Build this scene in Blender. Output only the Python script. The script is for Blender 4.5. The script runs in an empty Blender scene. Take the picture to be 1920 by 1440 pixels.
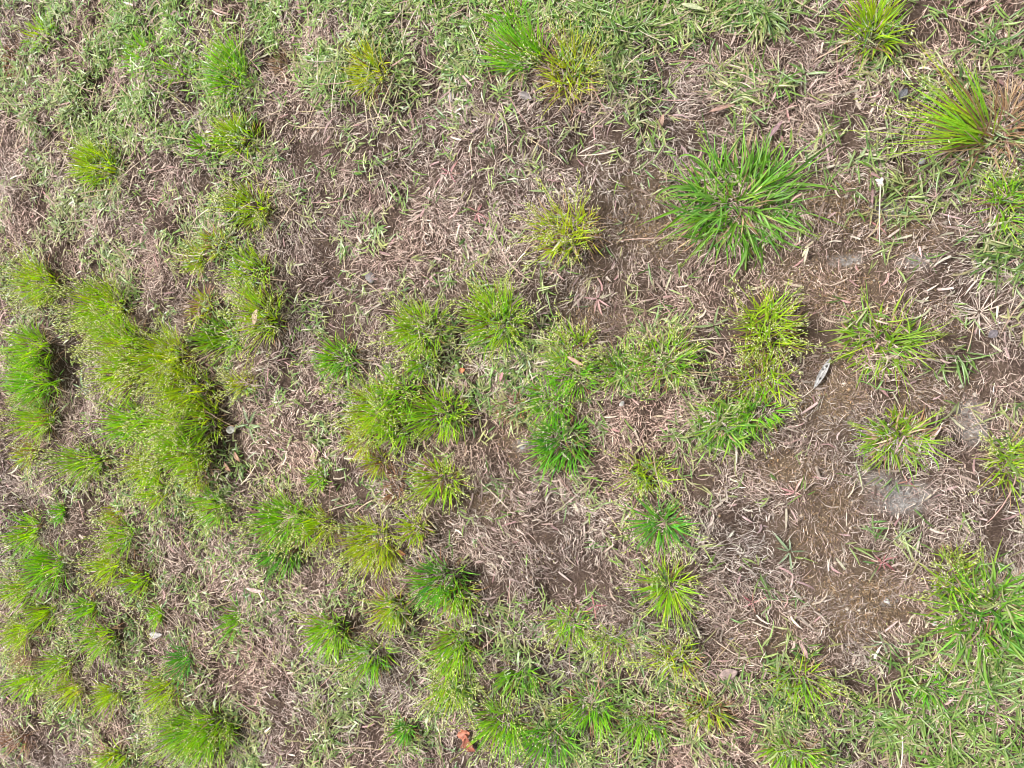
import bpy, math
import numpy as np
from mathutils import Vector, Matrix

rng = np.random.default_rng(20240611)
scn = bpy.context.scene
COL = scn.collection

# ------------------------------------------------------------------ camera
PW, PH, F = 1920.0, 1440.0, 1480.0          # photograph size and focal length in its pixels
CAM_H = 1.30
NADIR = (1420.0, 630.0)                      # where the plumb line under the phone meets the picture
_d = Vector(((NADIR[0] - PW / 2) / F, -(NADIR[1] - PH / 2) / F, -1.0)).normalized()   # world down, in camera axes
_up = -_d
_x = (Vector((1, 0, 0)) - _up * _up.x).normalized()      # world X in camera axes
_y = _up.cross(_x)
R_CW = Matrix((_x, _y, _up))                 # camera axes -> world
cam_data = bpy.data.cameras.new('camera')
cam_data.sensor_width = 36.0
cam_data.lens = F / PW * 36.0
cam_data.clip_start = 0.02
cam_data.clip_end = 500.0
cam_data.dof.use_dof = True
cam_data.dof.focus_distance = 1.42
cam_data.dof.aperture_fstop = 16.0
cam = bpy.data.objects.new('camera', cam_data)
cam.matrix_world = Matrix.Translation((0, 0, CAM_H)) @ R_CW.to_4x4()
COL.objects.link(cam)
scn.camera = cam
RC = np.array(R_CW)

# ------------------------------------------------------------------ sky, sun, exposure
SUN = Vector((-0.45, 0.22, 0.87)).normalized()           # towards the sun
world = bpy.data.worlds.new('World')
scn.world = world
world.use_nodes = True
wn, wl = world.node_tree.nodes, world.node_tree.links
wn.clear()
sky = wn.new('ShaderNodeTexSky')
sky.sky_type = 'NISHITA'
sky.sun_disc = False
sky.sun_elevation = math.asin(SUN.z)
sky.sun_rotation = math.atan2(SUN.x, SUN.y)
sky.air_density = 1.0
sky.dust_density = 4.0
hs = wn.new('ShaderNodeHueSaturation')                   # thin bright cloud: the blue mostly washed out
hs.inputs['Saturation'].default_value = 0.22
bg = wn.new('ShaderNodeBackground')
bg.inputs['Strength'].default_value = 0.090
wo = wn.new('ShaderNodeOutputWorld')
wl.new(sky.outputs[0], hs.inputs['Color'])
wl.new(hs.outputs[0], bg.inputs['Color'])
wl.new(bg.outputs[0], wo.inputs['Surface'])

sl = bpy.data.lights.new('sun', 'SUN')
sl.energy = 3.3
sl.angle = math.radians(13)
sl.color = (1.0, 0.97, 0.93)
so = bpy.data.objects.new('sun', sl)
so.rotation_euler = (-SUN).to_track_quat('-Z', 'Y').to_euler()
so.location = (-1, 1, 4)
COL.objects.link(so)

scn.view_settings.view_transform = 'Standard'
scn.view_settings.look = 'None'
scn.view_settings.gamma = 1.0
scn.view_settings.use_curve_mapping = False
scn.view_settings.exposure = 0.80
scn.cycles.filter_width = 1.0

# ------------------------------------------------------------------ picture <-> ground
def unproject(px, py, z=0.0):
    v = np.stack([(np.asarray(px, float) - PW / 2) / F, -(np.asarray(py, float) - PH / 2) / F, -np.ones_like(np.asarray(px, float))], -1) @ RC.T
    t = (z - CAM_H) / v[..., 2]
    return v[..., 0] * t, v[..., 1] * t

def project(x, y, z=0.0):
    p = np.stack([x, y, np.zeros_like(x) + z - CAM_H], -1) @ RC
    return PW / 2 + F * p[..., 0] / -p[..., 2], PH / 2 - F * p[..., 1] / -p[..., 2]

def lattice_noise(x, y, scale, seed):
    r = np.random.default_rng(seed)
    g = r.random((256, 256))
    u, v = x / scale + 1000.0, y / scale + 1000.0
    i, j = np.floor(u).astype(int), np.floor(v).astype(int)
    a, b = u - i, v - j
    a, b = a * a * (3 - 2 * a), b * b * (3 - 2 * b)
    i0, i1, j0, j1 = i % 256, (i + 1) % 256, j % 256, (j + 1) % 256
    return (g[i0, j0] * (1 - a) + g[i1, j0] * a) * (1 - b) + (g[i0, j1] * (1 - a) + g[i1, j1] * a) * b

def fbm(x, y, scale, seed, octaves=3):
    s, amp, tot = 0.0, 1.0, 0.0
    for k in range(octaves):
        s = s + amp * lattice_noise(x, y, scale / 2 ** k, seed + k)
        tot += amp
        amp *= 0.5
    return s / tot

# density of the creeping green lawn over the plot (18 rows x 24 columns)
LAWN = """
568877899988998886534557
357767277887677655554534
365576344455445535544433
266576434443224433456434
245356522333312222434556
354356344323221011112246
446345322232321111011235
433445333344413311222225
323343333445544521111122
323333344455434422001112
423334353353344332112212
234554354333332321122001
223443443121012223113434
333353344321101311002113
344544445444431313200134
444443565455444322313345
444544575545553345666666
334544685435555456555378
""".split()
LAWN = np.array([[int(c) for c in r] for r in LAWN], float) / 9.0

def grid_at(g, px, py):
    h, w = g.shape
    u = np.clip(px / PW * w - 0.5, 0, w - 1.001)
    v = np.clip(py / PH * h - 0.5, 0, h - 1.001)
    i, j = np.floor(v).astype(int), np.floor(u).astype(int)
    a, b = v - i, u - j
    return (g[i, j] * (1 - b) + g[i, j + 1] * b) * (1 - a) + (g[i + 1, j] * (1 - b) + g[i + 1, j + 1] * b) * a

def blobs(px, py, lst):
    m = np.zeros_like(px)
    for cx, cy, rx, ry, v in lst:
        m = np.maximum(m, v * np.exp(-(((px - cx) / rx) ** 2 + ((py - cy) / ry) ** 2)))
    return m

MOSS = [(1200, 410, 80, 85, .8), (1590, 390, 110, 50, 1), (1690, 430, 90, 50, .8), (1560, 735, 70, 70, 1), (1540, 520, 120, 50, .75),
        (1480, 880, 130, 50, .6), (1570, 940, 90, 60, .6), (1620, 1130, 120, 90, .9), (1540, 1010, 70, 70, .7), (1110, 600, 80, 40, .5),
        (1090, 520, 70, 40, .4), (915, 930, 50, 50, .6), (970, 820, 50, 40, .5), (880, 690, 50, 30, .5), (440, 690, 45, 30, .5),
        (1570, 560, 90, 40, .7), (1760, 600, 60, 60, .4), (800, 970, 40, 40, .3), (270, 1190, 50, 40, .4), (1080, 770, 40, 40, .5),
        (1650, 350, 90, 30, .7), (480, 830, 60, 40, .35), (1420, 1200, 90, 60, .4), (1740, 740, 90, 60, .5)]
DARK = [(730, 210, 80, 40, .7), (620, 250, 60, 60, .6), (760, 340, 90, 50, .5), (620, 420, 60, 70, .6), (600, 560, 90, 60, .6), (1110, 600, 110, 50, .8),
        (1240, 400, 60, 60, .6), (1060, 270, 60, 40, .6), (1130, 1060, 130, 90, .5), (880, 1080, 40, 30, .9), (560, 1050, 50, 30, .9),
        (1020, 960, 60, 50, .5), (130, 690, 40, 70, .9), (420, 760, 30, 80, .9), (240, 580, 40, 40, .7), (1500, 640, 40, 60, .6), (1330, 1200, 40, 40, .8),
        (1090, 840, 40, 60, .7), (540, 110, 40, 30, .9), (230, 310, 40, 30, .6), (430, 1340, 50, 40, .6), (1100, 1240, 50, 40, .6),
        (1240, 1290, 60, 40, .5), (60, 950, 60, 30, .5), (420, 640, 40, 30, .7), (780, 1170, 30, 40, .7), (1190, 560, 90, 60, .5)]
ASH = [(1822, 790, 30, 42, 1), (1690, 932, 62, 34, 1), (1640, 900, 40, 25, .6), (1660, 388, 34, 22, .9), (1590, 488, 45, 14, .6), (1720, 490, 40, 18, .7),
       (1665, 1128, 16, 10, .8), (1600, 600, 60, 14, .4), (980, 835, 22, 14, .8), (1840, 800, 16, 40, .6)]
PALE = [(860, 430, 110, 70, 1), (960, 460, 70, 60, .9), (860, 330, 80, 60, .5), (900, 680, 60, 40, .9), (560, 800, 120, 110, .8), (1150, 980, 160, 70, .8),
        (850, 990, 40, 60, .9), (1150, 790, 60, 50, .7), (30, 340, 50, 140, .8), (1250, 1060, 80, 60, .5), (540, 1280, 90, 100, .6), (480, 1090, 90, 60, .6), (40, 920, 80, 30, .6),
        (560, 190, 60, 40, .6), (1840, 600, 60, 60, .8), (1850, 760, 60, 60, .4), (1820, 980, 60, 60, .5), (1560, 1200, 160, 50, .5), (1380, 90, 80, 40, .4), (690, 1300, 120, 60, .3)]

# in-frame weight: 1 inside, falling off outside the frame
def frame_weight(px, py, soft):
    dx = np.maximum(0, np.maximum(-px, px - PW))
    dy = np.maximum(0, np.maximum(-py, py - PH))
    return np.clip(1 - np.hypot(dx, dy) / soft, 0, 1)

# ------------------------------------------------------------------ tufts: what grows where (centres as seen, in the photograph's pixels)
# cx, cy, rx, ry, style, height mm, hue (0 yellow .. 1 deep green), lean (x, y), label
T = [
 (425, 130, 45, 70, 'fine', 62, .55, (-.1, .1), 'upright bright green tuft beside the hole of dry brown grass near the upper edge'),
 (440, 255, 55, 36, 'fine', 62, .30, (0, 0), 'yellow-green tuft below the upright bright green one, next to dark purple dead grass'),
 (172, 305, 58, 45, 'fine', 66, .30, (0, 0), 'lone yellow-green tuft with dark base in the thin lawn of the upper left corner'),
 (462, 385, 52, 40, 'seedy', 60, .25, (0, 0), 'yellowish seeding tuft at the edge of the pale dead patch below the pale straw star'),
 (412, 458, 32, 26, 'brown', 48, .15, (0, 0), 'small brownish tuft between two yellow-green tufts in the upper left'),
 (468, 508, 46, 38, 'fine', 62, .35, (0, 0), 'yellow-green tuft bordering the dark dead patch, above the forked pair of tufts'),
 (372, 487, 28, 24, 'seedy', 46, .25, (0, 0), 'tiny pale seeding tuft beside the small brownish tuft'),
 (58, 530, 58, 40, 'seedy', 72, .30, (0, 0), 'seeding tuft at the picture edge, uppermost of the left edge clump'),
 (172, 578, 66, 52, 'seedy', 76, .35, (0, 0), 'seeding tuft with a dark hollow at its base, next to the upper left edge tuft'),
 (378, 575, 36, 28, 'brown', 52, .15, (0, 0), 'brown-based small tuft just above the large yellow-green mound'),
 (488, 592, 48, 50, 'seedy', 72, .28, (0, .1), 'yellow-green tuft with a tan leaf lodged in its base'),
 (402, 635, 58, 34, 'fine', 70, .50, (0, 0), 'vivid green tuft at the upper corner of the large mound'),
 (225, 648, 62, 46, 'seedy', 80, .35, (0, .1), 'upper outer tuft of the large yellow-green mound'),
 (305, 675, 66, 48, 'seedy', 82, .22, (0, 0), 'yellowest tuft in the heart of the large mound, thick with seed'),
 (225, 705, 55, 36, 'seedy', 80, .32, (0, 0), 'outer middle tuft of the large mound, above a strip of dead grass'),
 (345, 735, 60, 40, 'seedy', 80, .22, (0, 0), 'seed-laden tuft on the inner side of the large mound, above its brown band'),
 (225, 795, 55, 42, 'fine', 80, .50, (0, 0), 'green tuft low on the outer side of the large mound'),
 (310, 800, 60, 42, 'seedy', 80, .40, (0, 0), 'green seeding tuft in the lower middle of the large mound'),
 (375, 790, 42, 46, 'fine', 74, .30, (0, 0), 'tuft with reddish brown base facing the bare straw beside the large mound'),
 (345, 850, 62, 42, 'seedy', 78, .35, (0, 0), 'lowest inner tuft of the large mound with bright green stems'),
 (265, 880, 55, 32, 'seedy', 72, .28, (0, -.1), 'yellow-green tuft hanging at the foot of the large mound'),
 (375, 890, 34, 30, 'brown', 56, .20, (0, 0), 'short brownish tuft at the foot of the large mound, facing bare straw'),
 (48, 655, 55, 36, 'fine', 80, .45, (0, 0), 'green tuft with brown base at the left edge above a dark hollow'),
 (45, 715, 62, 44, 'fine', 86, .55, (0, 0), 'dense green tuft at the left edge beside the dark hollow'),
 (48, 790, 56, 34, 'seedy', 76, .42, (0, 0), 'left edge tuft under the dense green one, leaning out of the frame'),
 (45, 850, 36, 24, 'brown', 58, .25, (0, 0), 'dull brownish green tuft at the left edge above pale dead grass'),
 (148, 868, 58, 30, 'seedy', 74, .45, (0, 0), 'low spreading tuft between the left edge clump and the large mound'),
 (290, 925, 38, 34, 'fine', 66, .40, (0, 0), 'single tuft directly under the large mound with cut blunt top'),
 (390, 955, 50, 36, 'seedy', 72, .52, (0, 0), 'bright green tuft between the large mound and the middle clump'),
 (590, 900, 28, 20, 'fine', 44, .55, (0, 0), 'tiny bright tuft alone in straw above the middle clump'),
 (462, 718, 38, 18, 'seedy', 36, .15, (0, 0), 'short orange-yellow tuft alone on the straw beside the large mound'),
 (515, 985, 75, 46, 'seedy', 84, .55, (0, 0), 'big bright green tuft of the middle clump with pale seeds'),
 (505, 1050, 50, 34, 'fine', 78, .80, (.1, -.15), 'deep green tuft overhanging a dark hollow below the middle clump'),
 (595, 990, 48, 34, 'seedy', 72, .25, (0, 0), 'olive tuft between the big bright tuft and the brown strip'),
 (690, 1025, 60, 52, 'seedy', 78, .15, (0, -.1), 'yellow-olive tuft with stems fanned downward, above the dark green pair'),
 (775, 995, 30, 26, 'fine', 52, .30, (0, 0), 'small olive tuft beside pale combed straw'),
 (700, 770, 60, 50, 'seedy', 74, .30, (0, 0), 'olive tuft at the upper end of the long diagonal clump'),
 (745, 735, 48, 34, 'fine', 68, .45, (0, 0), 'green tuft above the long diagonal clump, under bare soil'),
 (820, 780, 58, 46, 'fine', 72, .38, (0, 0), 'tuft at the inner end of the long diagonal clump'),
 (745, 805, 50, 30, 'fine', 66, .42, (0, 0), 'short green tuft along the lower side of the long diagonal clump'),
 (670, 825, 38, 30, 'brown', 62, .12, (0, 0), 'brown-olive tuft at the outer end of the long diagonal clump'),
 (785, 618, 62, 42, 'seedy', 70, .36, (0, 0), 'seeding tuft with orange dead stems on its upper side'),
 (920, 600, 62, 52, 'seedy', 76, .38, (0, .1), 'tall seeding tuft above the bare soil spot with an orange chip'),
 (630, 672, 46, 34, 'fine', 68, .60, (0, 0), 'green tuft standing alone between the large mound and the seeding pair'),
 (790, 680, 34, 20, 'fine', 46, .42, (0, 0), 'low thin tuft under the seeding tuft with orange stems'),
 (815, 905, 55, 38, 'seedy', 70, .34, (0, 0), 'seeding tuft with rusty brown side, below the long diagonal clump'),
 (703, 868, 30, 24, 'brown', 54, .18, (0, 0), 'small olive-brown tuft above the rusty dead tuft'),
 (738, 915, 24, 34, 'dead', 50, 0, (0, 0), 'rusty orange dead tuft beside a seeding green tuft'),
 (1070, 650, 58, 34, 'open', 62, .38, (0, .1), 'loose thin tuft above the green trio in the centre'),
 (1070, 700, 50, 34, 'fine', 60, .60, (0, 0), 'fresh green tuft of the centre trio, next to the bare soil'),
 (1165, 690, 58, 42, 'open', 62, .62, (0, 0), 'broad loose green tuft in the middle of the centre trio'),
 (1250, 678, 58, 46, 'open', 64, .52, (.1, .1), 'loose pale-seeded tuft at the far end of the centre trio'),
 (1030, 755, 52, 34, 'fine', 60, .62, (0, 0), 'bright tuft joining the centre trio to the fresh green tuft below'),
 (1045, 835, 58, 52, 'fine', 70, .75, (0, 0), 'vivid green tuft beside a dark hollow in the centre'),
 (955, 765, 34, 28, 'dead', 42, .1, (0, 0), 'brown wiry dead tuft between two green clumps in the centre'),
 (1060, 432, 70, 56, 'open', 68, .15, (0, .05), 'yellow seeding tuft with straw-brown base alone on the dead patch'),
 (1385, 372, 150, 122, 'coarse', 125, .70, (0, 0), 'largest coarse green rosette, alone on the dead ground'),
 (1872, 236, 72, 66, 'tall', 170, .42, (-1.0, .40), 'tall tuft combed flat to one side, feathery with pale seeds'),
 (1896, 225, 34, 66, 'dead', 80, .2, (.1, .25), 'upright reddish straw stems behind the tall combed tuft at the right edge'),
 (1640, 45, 46, 62, 'fine', 80, .30, (-.05, .15), 'olive yellow tuft cut by the upper edge of the frame'),
 (690, 130, 48, 46, 'fine', 66, .08, (-.2, -.05), 'yellowest small tuft of the upper lawn with outflung lower blades'),
 (975, 95, 66, 52, 'fine', 82, .60, (-.35, .25), 'bright green tuft leaning away from its yellow-brown neighbour at the top'),
 (1065, 130, 56, 66, 'open', 76, .12, (0, .1), 'yellow-brown tuft with rusty base leaning on the bright green tuft'),
 (1440, 618, 58, 66, 'open', 72, .30, (0, .1), 'upright seedy yellow tuft with a dead brown side'),
 (1428, 712, 58, 42, 'open', 64, .30, (-.1, 0), 'lower seedy yellow tuft joined under the upright one'),
 (1660, 640, 100, 78, 'coarse', 92, .44, (0, 0), 'wide yellow-green rosette above the mossy bare soil'),
 (1690, 828, 90, 62, 'coarse', 86, .40, (0, 0), 'star-shaped yellowish rosette beside the ashen crust'),
 (1355, 800, 70, 52, 'coarse', 78, .62, (0, 0), 'dark green star rosette beneath the two seedy yellow tufts'),
 (1420, 775, 44, 34, 'fine', 54, .65, (0, 0), 'short green tuft wedged between the star rosette and brown stems'),
 (1895, 870, 40, 56, 'open', 70, .40, (0, 0), 'seedy green tuft cut by the right edge of the frame near the ashen crust'),
 (1892, 375, 42, 56, 'open', 70, .50, (0, 0), 'loose green tuft cut by the right edge below the combed tuft'),
 (1868, 1172, 116, 112, 'coarse', 135, .62, (.02, 0), 'huge coarse green rosette at the right edge with long seed stalks'),
 (1238, 985, 56, 48, 'tall', 78, .80, (0, 0), 'deep green tuft at the edge of the grey thatch patch'),
 (1212, 895, 62, 36, 'open', 58, .30, (0, 0), 'loose olive tuft above the deep green one'),
 (1250, 1110, 44, 66, 'tall', 84, .42, (-.05, 0), 'pale green tuft with long arching blades under the deep green one'),
 (815, 1095, 56, 46, 'fine', 80, .80, (0, 0), 'deep green tuft beside a dark hollow, lower centre'),
 (725, 1150, 44, 38, 'fine', 66, .22, (0, -.05), 'olive tuft with brown base next to the lower deep green tuft'),
 (845, 1125, 46, 30, 'seedy', 66, .40, (0, -.1), 'green seeding tuft under the lower deep green tuft'),
 (610, 1190, 52, 46, 'fine', 74, .52, (0, 0), 'bright green tuft, first of the lower slanting row'),
 (690, 1235, 46, 40, 'fine', 72, .55, (0, 0), 'bright green tuft, second of the lower slanting row'),
 (845, 1225, 46, 54, 'seedy', 76, .48, (0, -.2), 'hanging seeding tuft with long drooping green stems'),
 (960, 1282, 46, 34, 'fine', 66, .60, (0, -.2), 'green tuft with stems combed downward beyond the hanging seeding tuft'),
 (835, 1300, 44, 36, 'seedy', 66, .32, (0, -.2), 'pale seeding tuft under the hanging one, above the orange leaf'),
 (1060, 1180, 46, 38, 'open', 60, .50, (0, 0), 'open green tuft bordering the reddish thatch, lower centre'),
 (1140, 1212, 46, 28, 'open', 54, .42, (0, 0), 'thin green tuft among short lawn beyond the open green tuft'),
 (1265, 1240, 50, 42, 'open', 62, .22, (0, 0), 'yellow-green tuft with wiry brown stems beside the dull brown leaf'),
 (1500, 1292, 62, 44, 'open', 74, .45, (0, .05), 'bright mossy green tuft in the lower lawn beyond the dull brown leaf'),
 (935, 1370, 62, 46, 'seedy', 80, .52, (0, 0), 'seed-speckled green tuft next to the orange leaf'),
 (1025, 1395, 60, 42, 'fine', 82, .72, (0, 0), 'dense dark green tuft at the lower edge beside the seed-speckled one'),
 (1100, 1345, 50, 42, 'fine', 78, .58, (0, 0), 'arching green tuft behind the dense dark one at the lower edge'),
 (1205, 1375, 46, 36, 'fine', 68, .55, (0, -.1), 'separate green tuft beside a brown hollow near the lower edge'),
 (1320, 1345, 42, 34, 'brown', 58, .30, (0, 0), 'olive wiry tuft between two patches of lawn near the lower edge'),
 (1490, 1420, 56, 30, 'fine', 68, .48, (0, 0), 'bright tuft cut by the lower edge under the mossy green one'),
 (425, 1172, 26, 36, 'fine', 62, .65, (0, .1), 'narrow upright green tuft alone on the dead lower left ground'),
 (335, 1242, 32, 34, 'fine', 70, .95, (0, 0), 'darkest blue-green small tuft in the lower left'),
 (300, 1300, 46, 42, 'seedy', 68, .32, (0, 0), 'yellow-green tuft below the darkest small tuft'),
 (358, 1388, 84, 62, 'seedy', 92, .50, (0, 0), 'big round bright tuft at the lower edge beside pale dead ground'),
 (212, 1422, 40, 24, 'seedy', 68, .35, (0, 0), 'pale tuft cut by the lower edge next to the big round tuft'),
 (200, 1308, 36, 32, 'fine', 66, .30, (0, 0), 'golden green tuft between the left clump and the yellow-green one'),
 (110, 1250, 46, 34, 'fine', 76, .42, (0, 0), 'green tuft beyond the tan dry tuft in the lower left clump'),
 (122, 1298, 48, 34, 'seedy', 76, .25, (0, 0), 'yellow-olive tuft at the bottom of the lower left clump'),
 (158, 1145, 40, 26, 'fine', 72, .62, (0, .05), 'vivid green tuft with plain tips, upper one of a pair beside dead ground'),
 (188, 1198, 48, 34, 'seedy', 74, .45, (0, 0), 'seeding tuft, lower one of the pair beside dead ground'),
 (290, 1155, 18, 20, 'fine', 44, .55, (0, 0), 'tiny green sprout alone beyond the pair of tufts'),
 (30, 1005, 46, 40, 'fine', 80, .50, (0, 0), 'uppermost green tuft of the lower left edge clump'),
 (80, 1068, 60, 44, 'fine', 86, .58, (0, 0), 'large green tuft of the lower left edge clump, facing dark soil'),
 (38, 1110, 46, 34, 'seedy', 82, .42, (0, 0), 'seeding tuft under the large green one at the left edge'),
 (70, 1155, 48, 34, 'fine', 82, .38, (0, 0), 'green tuft in the middle of the lower left edge clump'),
 (30, 1190, 46, 32, 'seedy', 82, .35, (0, 0), 'seeding tuft at the left edge just above the tan dry tuft'),
 (42, 1236, 38, 24, 'dead', 70, .2, (0, 0), 'tan dry tuft within the lower left edge clump'),
 (35, 1285, 48, 34, 'fine', 80, .42, (0, -.05), 'green tuft under the tan dry tuft at the left edge'),
 (218, 1010, 42, 34, 'seedy', 70, .50, (0, 0), 'upper tuft of the short column beside the dark soil'),
 (200, 1062, 46, 34, 'seedy', 72, .28, (0, 0), 'middle yellow tuft of the short column'),
 (252, 1092, 38, 30, 'fine', 64, .38, (0, 0), 'lowest tuft of the short column, with a brown inner side'),
 (205, 968, 30, 18, 'brown', 48, .20, (0, 0), 'brownish cropped tuft at the head of the short column'),
 (105, 965, 18, 18, 'fine', 44, .70, (0, 0), 'tiny green sprout on the bare dark soil of the left side'),
 (22, 1392, 46, 36, 'dead', 70, .05, (0, 0), 'reddish brown dead tuft in the lower left corner'),
 (20, 112, 34, 44, 'dead', 44, .05, (0, 0), 'reddish brown dead patch at the left edge of the upper lawn'),
 (512, 108, 26, 38, 'dead', 52, .2, (0, 0), 'pale brown dead tuft around a dark hole in the upper lawn'),
 (755, 1375, 24, 26, 'fine', 52, .75, (0, 0), 'small dark green tuft beside the bare spot near the orange leaf'),
 (260, 100, 60, 50, 'short', 46, .55, (0, 0), 'low bright green clump in the upper left lawn'),
 (70, 60, 46, 34, 'short', 44, .40, (0, 0), 'low olive clump in the top left corner'),
 (330, 130, 50, 34, 'short', 44, .50, (0, 0), 'low green clump beside the upright bright green tuft'),
 (385, 275, 42, 26, 'short', 42, .65, (0, 0), 'low fresh clump on the outer side of the second upper tuft'),
 (1790, 1080, 40, 60, 'open', 60, .40, (-.1, .2), 'thin seed stalks rising above the huge rosette'),
 (1740, 1290, 50, 30, 'short', 44, .70, (0, 0), 'low leafy clump under the huge rosette'),
 (960, 30, 60, 34, 'short', 50, .62, (0, 0), 'low green clump above the leaning bright tuft at the top edge'),
]

def tuft_place(cx, cy, rx, ry, hmm):
    H = hmm / 1000.0
    x, y = unproject(cx, cy, 0.5 * H)
    x1, _ = unproject(cx + rx, cy, 0.5 * H); x0, _ = unproject(cx - rx, cy, 0.5 * H)
    _, y1 = unproject(cx, cy - ry, 0.5 * H); _, y0 = unproject(cx, cy + ry, 0.5 * H)
    return float(x), float(y), float(x1 - x0) / 2, float(y1 - y0) / 2, H

PLACED = [tuft_place(*t[:4], t[5]) for t in T]

# ------------------------------------------------------------------ the lie of the land
def ground_z(x, y):
    z = 0.026 * (fbm(x, y, 0.34, 11, 3) - 0.5) + 0.040 * (fbm(x, y, 0.075, 21, 2) - 0.5) + 0.006 * (lattice_noise(x, y, 0.018, 31) - 0.5)
    for (tx, ty, rx, ry, H), t in zip(PLACED, T):
        m = (np.abs(x - tx) < 4 * rx) & (np.abs(y - ty) < 4 * ry)
        if np.any(m):
            q = np.exp(-(((x[m] - tx) / (0.8 * rx + .01)) ** 2 + ((y[m] - ty) / (0.8 * ry + .01)) ** 2))
            z[m] += 0.010 * q
    px, py = project(x, y)
    z -= 0.030 * blobs(px, py, DARK)
    return z

def new_mat(name):
    m = bpy.data.materials.new(name)
    m.use_nodes = True
    m.node_tree.nodes.clear()
    return m, m.node_tree.nodes, m.node_tree.links

def plant_mat(name, translucency, rough, spec, grain_scale=260.0, grain=0.35):
    """Colour comes from each blade's own 'tint', broken up by fine streaks; thin leaf = diffuse + gloss + translucency."""
    m, n, l = new_mat(name)
    out = n.new('ShaderNodeOutputMaterial')
    at = n.new('ShaderNodeAttribute'); at.attribute_name = 'tint'
    tc = n.new('ShaderNodeTexCoord')
    nz = n.new('ShaderNodeTexNoise'); nz.inputs['Scale'].default_value = grain_scale; nz.inputs['Detail'].default_value = 3
    l.new(tc.outputs['Object'], nz.inputs['Vector'])
    mr = n.new('ShaderNodeMapRange'); mr.inputs['From Min'].default_value = .25; mr.inputs['From Max'].default_value = .75
    mr.inputs['To Min'].default_value = 1 - grain; mr.inputs['To Max'].default_value = 1 + grain
    l.new(nz.outputs['Fac'], mr.inputs['Value'])
    mul = n.new('ShaderNodeMix'); mul.data_type = 'RGBA'; mul.blend_type = 'MULTIPLY'; mul.inputs['Factor'].default_value = 1
    l.new(at.outputs['Color'], mul.inputs['A']); l.new(mr.outputs['Result'], mul.inputs['B'])
    p = n.new('ShaderNodeBsdfPrincipled')
    p.inputs['Roughness'].default_value = rough
    p.inputs['Specular IOR Level'].default_value = spec
    l.new(mul.outputs['Result'], p.inputs['Base Color'])
    if translucency > 0:
        tr = n.new('ShaderNodeBsdfTranslucent')
        hsv = n.new('ShaderNodeHueSaturation'); hsv.inputs['Hue'].default_value = .485; hsv.inputs['Saturation'].default_value = 1.15; hsv.inputs['Value'].default_value = 1.35
        l.new(mul.outputs['Result'], hsv.inputs['Color']); l.new(hsv.outputs[0], tr.inputs['Color'])
        mx = n.new('ShaderNodeMixShader'); mx.inputs[0].default_value = translucency
        l.new(p.outputs[0], mx.inputs[1]); l.new(tr.outputs[0], mx.inputs[2]); l.new(mx.outputs[0], out.inputs['Surface'])
    else:
        l.new(p.outputs[0], out.inputs['Surface'])
    return m

M_GREEN = plant_mat('green_blade', .45, .42, .5)
M_LAWN = plant_mat('lawn_leaf', .22, .38, .6)
M_STRAW = plant_mat('dead_straw', .10, .62, .35, 420.0, .35)
M_SEED = plant_mat('seed_husk', .30, .5, .4)
M_LEAF = plant_mat('fallen_leaf', .08, .55, .4, 180.0, .45)

# ------------------------------------------------------------------ mesh helpers
def make_mesh(name, verts, loops, counts, tint, mat, smooth=True):
    me = bpy.data.meshes.new(name)
    nv, nl, nf = len(verts), len(loops), len(counts)
    me.vertices.add(nv); me.loops.add(nl); me.polygons.add(nf)
    me.vertices.foreach_set('co', np.ascontiguousarray(verts, np.float32).ravel())
    me.loops.foreach_set('vertex_index', np.ascontiguousarray(loops, np.int32))
    starts = np.concatenate([[0], np.cumsum(counts)[:-1]]).astype(np.int32)
    me.polygons.foreach_set('loop_start', starts)
    me.polygons.foreach_set('loop_total', np.ascontiguousarray(counts, np.int32))
    if smooth:
        me.polygons.foreach_set('use_smooth', np.ones(nf, bool))
    if tint is not None:
        a = me.attributes.new('tint', 'FLOAT_COLOR', 'POINT')
        c = np.ones((nv, 4), np.float32); c[:, :3] = np.clip(tint, 0, 1)
        a.data.foreach_set('color', c.ravel())
    me.materials.append(mat)
    me.update(calc_edges=True)
    me.validate()
    return me

def link(name, me, parent=None, **props):
    o = bpy.data.objects.new(name, me)
    COL.objects.link(o)
    if parent is not None:
        o.parent = parent
    for k, v in props.items():
        o[k] = v
    return o

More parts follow.
